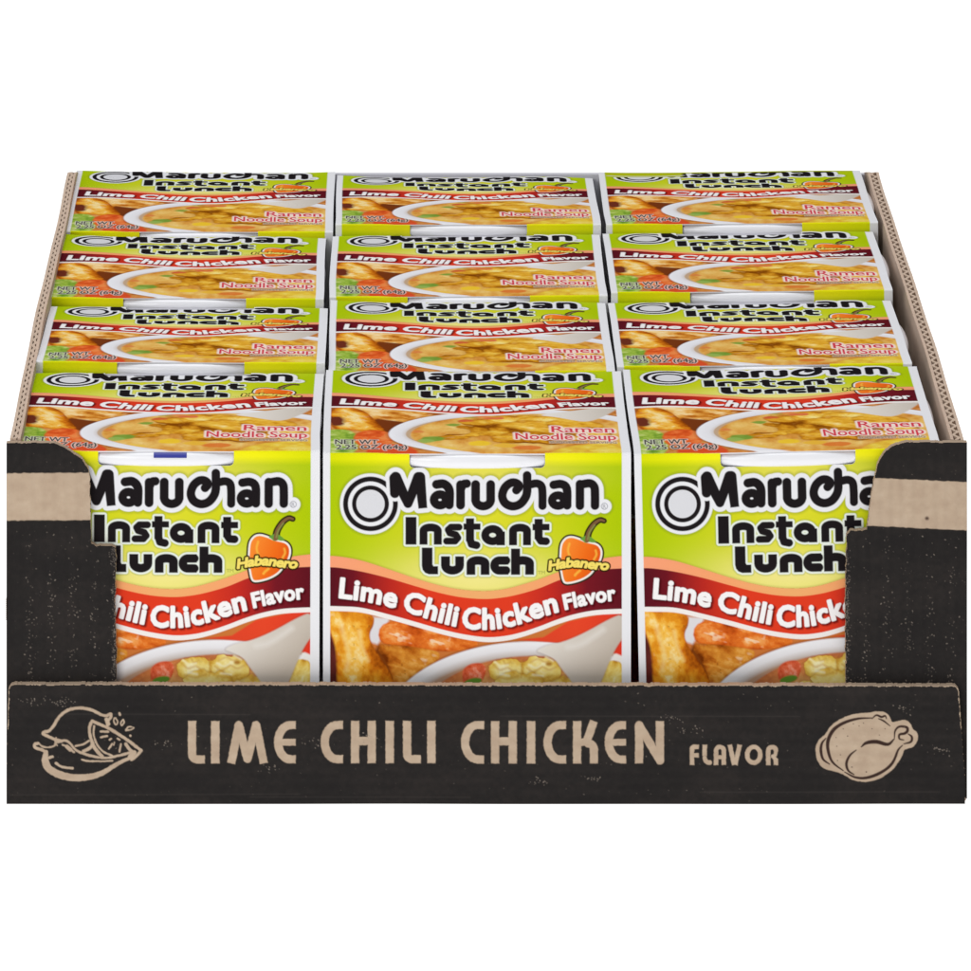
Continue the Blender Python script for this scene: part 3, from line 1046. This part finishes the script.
def lemon(sh):
    P = lambda x, y: (20 + x / 6.936, 690 + y / 6.936)
    C = lambda *p: cat([P(*q) for q in p])
    D = sh.new()
    sh.line(D, C((285, 355), (235, 340), (190, 318), (160, 302), (175, 290), (205, 280), (235, 245), (270, 190), (330, 140), (420, 125), (500, 140), (560, 170), (600, 178), (630, 165), (628, 190),
                 (612, 215), (605, 250)), 1.45)
    sh.line(D, C((600, 205), (612, 235)), 2.0)
    # wedge
    sh.line(D, C((500, 215), (560, 240), (640, 280), (720, 330), (790, 380), (840, 420)), 1.5)
    sh.line(D, C((500, 215), (482, 260), (490, 330), (520, 400), (560, 450)), 1.5)
    sh.line(D, C((515, 250), (510, 300), (530, 370), (575, 425), (640, 455)), 0.9)
    sh.line(D, C((840, 420), (815, 450), (775, 482)), 1.5)
    sh.line(D, C((735, 375), (760, 410), (790, 435)), 1.6)
    sh.line(D, C((790, 435), (765, 465)), 2.6)
    sh.line(D, C((560, 288), (612, 288)), 1.0)
    sh.line(D, C((560, 328), (605, 318)), 1.0)
    sh.line(D, C((640, 372), (615, 408)), 0.8)
    sh.line(D, C((700, 375), (690, 428)), 0.9)
    sh.line(D, C((622, 345), (632, 338)), 0.8)
    sh.line(D, C((676, 335), (690, 345)), 0.8)
    sh.line(D, C((655, 362), (650, 380)), 0.6)
    # peel swoosh
    sh.line(D, C((265, 360), (310, 350), (350, 372), (385, 415), (440, 440), (520, 462), (600, 470), (680, 455), (740, 440), (790, 425)), 1.2)
    sh.line(D, C((385, 388), (440, 375), (480, 350)), 1.0)
    sh.line(D, C((440, 425), (480, 405), (500, 385)), [1.6] * 9)
    sh.line(D, C((500, 380), (540, 430), (570, 460)), 1.6)
    sh.line(D, C((295, 380), (325, 392), (350, 412), (375, 430)), [1.0] * 4 + [2.0] * 5 + [1.0] * 4)
    sh.line(D, C((430, 482), (470, 492), (560, 494), (640, 490)), 0.9)
    # lower lemon
    sh.line(D, C((255, 350), (240, 385), (190, 398), (150, 388), (130, 368)), 0.9)
    sh.line(D, C((125, 370), (102, 378), (108, 400), (150, 415), (182, 432)), 1.6)
    sh.line(D, C((180, 430), (175, 490), (200, 545), (270, 585), (350, 605), (420, 608), (500, 598), (580, 570), (660, 520), (760, 470)),
            list(np.interp(np.linspace(0, 1, 37), [0, .12, .3, .55, .8, 1], [2.2, 3.6, 3.6, 3.4, 2.4, 1.6])))
    sh.line(D, C((200, 470), (225, 462)), 1.4)
    sh.line(D, C((250, 508), (290, 532), (365, 542)), 1.2)
    sh.line(D, C((232, 335), (258, 385)), 0.6)
    sh.line(D, C((250, 330), (240, 380)), 0.6)
    # drops
    sh.line(D, C((690, 160), (694, 172)), 1.0)
    sh.line(D, C((655, 195), (650, 215), (665, 240), (678, 220), (662, 195)), 0.7)
    sh.line(D, C((715, 205), (700, 225), (705, 245), (722, 225), (715, 205)), 0.7)
    sh.line(D, C((735, 275), (755, 255), (788, 262), (770, 275), (735, 280)), 0.7)
    sh.line(D, [P(766, 316)], 1.0)
    return D


def chicken(sh):
    P = lambda x, y: (800 + x / 6.936, 700 + y / 6.936)
    C = lambda *p: cat([P(*q) for q in p])
    body = [(105, 340), (120, 285), (180, 235), (205, 185), (270, 135), (370, 95), (480, 88), (520, 78), (590, 80), (625, 115), (635, 155), (665, 150), (720, 135), (765, 155), (780, 205), (815, 225),
            (820, 275), (790, 325), (740, 340), (720, 350), (705, 400), (650, 480), (570, 540), (470, 572), (370, 560), (310, 520), (230, 490), (170, 480), (120, 430)]
    Bd = sh.poly(sh.new(), [P(*p) for p in body], smooth=2)
    L = sh.new()

    def tl(pts, r0, r1=None):
        c = C(*pts)
        n = len(c)
        m = np.sin(np.linspace(0.15, np.pi - 0.15, n))
        sh.line(L, c, list(r0 * m + 0.25))
    tl([(500, 125), (400, 130), (300, 160), (230, 210), (195, 280), (195, 350), (225, 430), (300, 490)], 1.5)
    tl([(180, 265), (152, 300), (145, 350), (160, 410), (205, 445)], 1.1)
    tl([(500, 130), (530, 105), (565, 118), (590, 110), (600, 130)], 0.8)
    tl([(545, 130), (580, 145), (625, 180)], 0.5)
    tl([(425, 325), (460, 298), (530, 290), (610, 308), (655, 270)], 1.6)
    tl([(390, 348), (345, 385), (322, 440), (335, 490), (375, 518)], 1.0)
    tl([(310, 500), (380, 535), (460, 540), (560, 505), (640, 440), (680, 350), (710, 315)], 1.2)
    tl([(655, 265), (660, 215), (690, 185), (740, 190), (745, 215), (725, 232), (690, 240), (690, 270), (720, 278)], 1.1)
    tl([(750, 235), (775, 255), (770, 290), (720, 305)], 0.9)
    for x, y in [(410, 180), (550, 243), (370, 165), (300, 200), (250, 260), (255, 320), (460, 500), (360, 465), (330, 250), (280, 380), (260, 420), (500, 200), (440, 160), (590, 200)]:
        sh.line(L, [P(x, y)], 0.28 + 0.25 * random.random())
    return Bd, L


def tray_lip():
    sh = Sheet(4, 681, 970, 804, 0.5, 0.5)
    K = kraft_cols(sh, 2)
    sh.C = ink_cols(sh, 5)
    D = sh.new()
    t, b, hw = 721.0, 763.4, 4.1
    for ch, x0, x1 in [('L', 188, 204.8), ('I', 211, 219.5), ('M', 227, 267.9), ('E', 274, 295.7), ('C', 320.7, 343), ('H', 351, 375.8), ('I', 385.5, 393.9), ('L', 403, 420.8), ('I', 427.2, 435.6),
                       ('C', 461, 484), ('H', 491, 516.8), ('I', 526.8, 535.2), ('C', 543.5, 566), ('K', 573, 598), ('E', 604.6, 626), ('N', 635, 664)]:
        glyph(sh, D, ch, x0, x1 - x0, t, b, hw)
    for ch, x0, x1 in [('F', 689.8, 698.8), ('L', 702.5, 710.8), ('A', 713.8, 726), ('V', 727.6, 741.8), ('O', 745, 762.4), ('R', 766, 778)]:
        glyph(sh, D, ch, x0, x1 - x0, 744.6, 764.8, 2.2)
    D = np.minimum(D, lemon(sh))
    Bd, L = chicken(sh)
    D = np.minimum(D, Bd)
    D = D + (fbm(sh.X, sh.Y, 2.5, 31, 2) - 0.5) * 0.7
    sh.fill(D, K, soft=0.5)
    sh.fill(L, (58, 40, 34), off=0.1, soft=0.45)
    # scuffs and ink misses
    pts = []
    for _ in range(260):
        x = random.uniform(10, 960)
        y = random.gauss(random.choice([702, 735, 745, 765, 790]), 5)
        pts.append((x, y, random.uniform(0.1, 0.45), random.uniform(0.1, 0.5) * (0.4 + vnoise(np.array([x]), np.array([y]), 60, 8)[0])))
    for cx, cy in [(30, 701), (55, 701), (66, 704), (165, 745), (370, 735), (310, 742), (670, 718), (690, 730), (940, 750), (905, 708), (540, 782), (590, 778), (270, 768)]:
        for _ in range(14):
            pts.append((random.gauss(cx, 6), random.gauss(cy, 2.5), random.uniform(0.15, 0.5), random.uniform(0.3, 0.8)))
    flecks(sh, pts)
    # long smudge lines
    q = sh.new()
    for x0, x1, y in [(10, 300, 795), (250, 470, 797), (700, 940, 792), (60, 250, 714), (500, 800, 716)]:
        sh.line(q, [(x0, y), (x1, y + random.uniform(-1, 1))], 0.3)
    sh.fill(q, (96, 88, 84), soft=0.8, a=0.16)
    # outline: rounded upper corners, slightly sloping ends, fuzzy cut edge
    top = 684.2 + 1.2 * (sh.X - 4) / 960 + (vnoise(sh.X, sh.Y * 0, 9, 4) - 0.5) * 0.8 + (vnoise(sh.X, sh.Y * 0, 1.6, 5) - 0.5) * 0.7
    left = 8.5 - (sh.Y - 684) / 40.0
    left = np.maximum(left, 6.0)
    right = 958.5 + (sh.Y - 684) / 14.0
    right = np.minimum(right, 965.5)
    q = 6.0
    ux = np.maximum(np.maximum(left + q - sh.X, sh.X - (right - q)), 0)
    uy = np.maximum(top + q - sh.Y, 0)
    keep = (np.hypot(ux, uy) < q)
    e = q - np.hypot(ux, uy)
    rub = (e + fbm(sh.X, sh.Y, 3, 88, 2) * 1.6) < 1.7
    rub &= sh.Y < 730
    sh.C = np.where(rub[..., None], K * 0.9, sh.C)

    def place(X, Y):
        rib = 0.25 * np.sin(Y * 2 * np.pi / 11.0)
        wob = (vnoise(X, Y, 130, 14) - 0.5) * 1.5
        return wx(X, 0), rib + wob, wz(Y, 0)
    return sheet_mesh('front_lip', sh, place, keep, skirt=9.0, skirt_col=(190, 168, 146))


def flap(side):
    if side == 'left':
        poly = [(6, 442.5), (54, 443), (62, 446), (72, 452), (82, 459), (88, 468), (90, 480), (90.5, 520), (91.5, 544), (97, 545.6), (111, 545.5), (115.5, 548), (116.5, 556), (115, 600), (116.5, 650), (116, 799), (6, 799)]
        sh = Sheet(4, 440, 120, 801, 0.5, 0.5)
        sl = lambda X: (473.2 - (X - 6) * 0.006, 520.6 - (X - 6) * 0.006)
    else:
        poly = [(967.4, 442.3), (904, 442), (894, 445), (884, 452), (878, 462), (875, 475), (872, 490), (869, 512), (866.5, 529), (862, 530.5), (851, 530), (846.5, 534), (846.5, 560), (845, 600), (845.5, 650), (845, 799), (967.4, 799)]
        sh = Sheet(842, 440, 970, 801, 0.5, 0.5)
        sl = lambda X: (477.8 + (X - 873) * 0.047, 525.5 + (X - 866) * 0.047)
    poly = [(wx(x, 0) if False else x, y) for x, y in poly]
    K = kraft_cols(sh, 12 if side == 'left' else 19)
    sh.C = ink_cols(sh, 25 if side == 'left' else 29)
    a, b = sl(sh.X)
    e = (vnoise(sh.X, sh.Y, 3, 7) - .5) * 0.8
    sh.fill(np.maximum(a - sh.Y, sh.Y - b) + e, K, soft=0.5)
    # faint flute ribs in the ink
    rib = 0.5 + 0.5 * np.sin((sh.X - 6) * 2 * np.pi / 11.0)
    pts = []
    xs = [30, 52, 72, 94, 112] if side == 'left' else [866, 887, 908, 930, 952]
    for cx in xs:
        for _ in range(95):
            y = 530 + 155 * random.random() ** 0.7
            dens = vnoise(np.array([cx * 1.0]), np.array([y]), 14, 3)[0]
            if random.random() < dens * 1.1:
                pts.append((random.gauss(cx, 3.0), y, random.uniform(0.1, 0.5), random.uniform(0.15, 0.75)))
    for _ in range(150):
        pts.append((random.uniform(sh.xs[0], sh.xs[-1]), random.uniform(446, 690), random.uniform(0.05, 0.3), random.uniform(0.1, 0.4)))
    edge_x = 115.5 if side == 'left' else 846
    for _ in range(160):
        pts.append((edge_x + abs(random.gauss(0, 2.2)) * (-1 if side == 'left' else 1), random.uniform(548, 684), random.uniform(0.1, 0.4), random.uniform(0.3, 0.8)))
    flecks(sh, pts)
    if side == 'right':
        D = sh.ell(sh.new(), 927, 518.4, 1.9, 1.7)
        sh.fill(D, (86, 68, 58), soft=1.0)
    D = sh.poly(sh.new(), poly, m=200)
    q = np.clip(np.abs(sh.X - (6 if side == 'left' else 967)) / 10 - 0.3, 0, 1)
    D = D + ((vnoise(sh.X, sh.Y, 2.0, 41) - .5) * 1.3 + (vnoise(sh.X, sh.Y, 7, 42) - .5) * 0.9) * q * np.where(sh.Y < 535, 0.6, 1.0)
    keep = D < 0

    def place(X, Y):
        ribz = 0.22 * np.sin(X * 2 * np.pi / 11.0)
        return wx(X, 10), 10 + ribz + (vnoise(X, Y, 60, 5) - .5) * 0.8, wz(Y, 10)
    return sheet_mesh('corner_flap', sh, place, keep, skirt=8.5, skirt_col=(178, 156, 134))


link('front_lip', tray_lip(), M_BOARD, tray)
link('corner_flap', flap('left'), M_BOARD, tray)
link('corner_flap', flap('right'), M_BOARD, tray)


def side_wall(outer, sgn, thick):
    """corrugated board on edge: two liners and the wavy sheet between them, all open along the top"""
    Y0w, Y1w = 19.0, 1262.0
    N = 1400
    root = None
    xs_out = outer
    xs_in = outer + sgn * thick
    wav = lambda Y: 0.9 * math.sin(Y / 160.0 + outer) + 0.3 * math.sin(Y / 47.0)
    cut = lambda Y: min(360.0, CAMH - 1502.4 * r_(Y))      # the far corner slopes down to the back wall
    topz = lambda Y, q: cut(Y) + (0.8 if Y < 1180 else 0) * math.sin(Y / 90.0 + outer) + (random.random() - .5) * q * (Y < 1180)

    def ribbon(name, f, t, m, q, zoff=0.0):
        V = []
        F = []
        for i in range(N + 1):
            Y = Y0w + (Y1w - Y0w) * i / N
            x = f(Y)
            z = topz(Y, q) + zoff
            V += [(x - t, Y, 0), (x - t, Y, z), (x + t, Y, z + (random.random() - .5) * q), (x + t, Y, 0)]
        for i in range(N):
            a = 4 * i
            b = a + 4
            F += [(a, a + 1, b + 1, b), (a + 1, a + 2, b + 2, b + 1), (a + 2, a + 3, b + 3, b + 2)]
        F += [(0, 3, 2, 1), (4 * N, 4 * N + 1, 4 * N + 2, 4 * N + 3)]
        return mesh_from(name, V, F)
    w = link('side_wall', ribbon('side_wall', lambda Y: xs_out + sgn * 1.5 + wav(Y), 1.5, M_KRAFT, 1.0), M_KRAFT, tray)
    amp = thick / 2 - 4.2
    mid = outer + sgn * thick / 2
    link('flute', ribbon('flute', lambda Y: mid + wav(Y) + amp * math.sin(2 * math.pi * Y / 22.0), 1.7, M_FLUTE, 0.6, -0.3), M_FLUTE, w)
    link('inner_liner', ribbon('inner_liner', lambda Y: xs_in - sgn * 1.5 + wav(Y), 1.5, M_INNER, 1.0), M_INNER, w)
    return w


side_wall(wx(8.5, 10), 1, 10.5)
side_wall(wx(965.3, 10), -1, 13.0)
link('base', slab_mesh('base', wx(7, 10), wx(966, 10), 9.5, 1252, 0.3, 4.0), M_KRAFT, tray)
link('back_wall', slab_mesh('back_wall', wx(16, 10), wx(953, 10), 1247, 1256, 4.2, 344.3), M_CARD, tray)

# ================================================================ SURFACE, LIGHT, CAMERA
gm = bpy.data.materials.new('glowing_white_ground')
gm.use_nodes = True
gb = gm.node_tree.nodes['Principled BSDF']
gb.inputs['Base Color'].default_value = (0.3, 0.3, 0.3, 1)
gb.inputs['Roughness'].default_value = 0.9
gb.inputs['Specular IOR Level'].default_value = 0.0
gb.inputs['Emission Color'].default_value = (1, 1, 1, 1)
gb.inputs['Emission Strength'].default_value = 0.99  # glow added to the ground so it stays pure white without shadows
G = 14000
me = mesh_from('glowing_ground', [(-G, -G, -0.6), (G, -G, -0.6), (G, G * 3, -0.6), (-G, G * 3, -0.6)], [(0, 1, 2, 3)])
g = link('ground', me, gm)
g['kind'] = 'structure'

w = bpy.data.worlds.new('World')
bpy.context.scene.world = w
w.use_nodes = True
bg = w.node_tree.nodes['Background']
bg.inputs[0].default_value = (0.97, 0.98, 1.0, 1)
bg.inputs[1].default_value = 0.3


def area(name, loc, target, size, power, color=(1, 1, 1)):
    L = bpy.data.lights.new(name, 'AREA')
    L.shape = 'RECTANGLE'
    L.size, L.size_y = size
    L.energy = power
    L.color = color
    o = bpy.data.objects.new(name, L)
    COL.objects.link(o)
    o.location = loc
    o.rotation_euler = (Vector(target) - Vector(loc)).to_track_quat('-Z', 'Y').to_euler()
    return o


cxm = 487 * S
area('studio_softbox', (cxm - 0.75, -1.5, 0.8), (cxm, 0.1, 0.08), (0.9, 0.8), 11.4, (1, 0.99, 0.97))
area('overhead_softbox', (cxm - 0.1, 0.15, 1.5), (cxm, 0.18, 0.1), (0.9, 0.9), 10.5, (0.97, 0.98, 1.0))

cam = bpy.data.cameras.new('camera')
co = bpy.data.objects.new('camera', cam)
COL.objects.link(co)
co.location = (VX * S, -D0 * S, CAMH * S)
co.rotation_euler = (math.radians(90), 0, 0)
cam.sensor_width = 36
cam.lens = 36 * D0 / 971.0
cam.shift_x = (485.5 - VX) / 971.0
cam.shift_y = -(485.5 - VY) / 971.0
cam.clip_start = 0.05
cam.clip_end = 100
sc = bpy.context.scene
sc.camera = co
sc.view_settings.view_transform = 'Standard'
sc.view_settings.look = 'None'
sc.view_settings.exposure = 0
sc.view_settings.gamma = 1
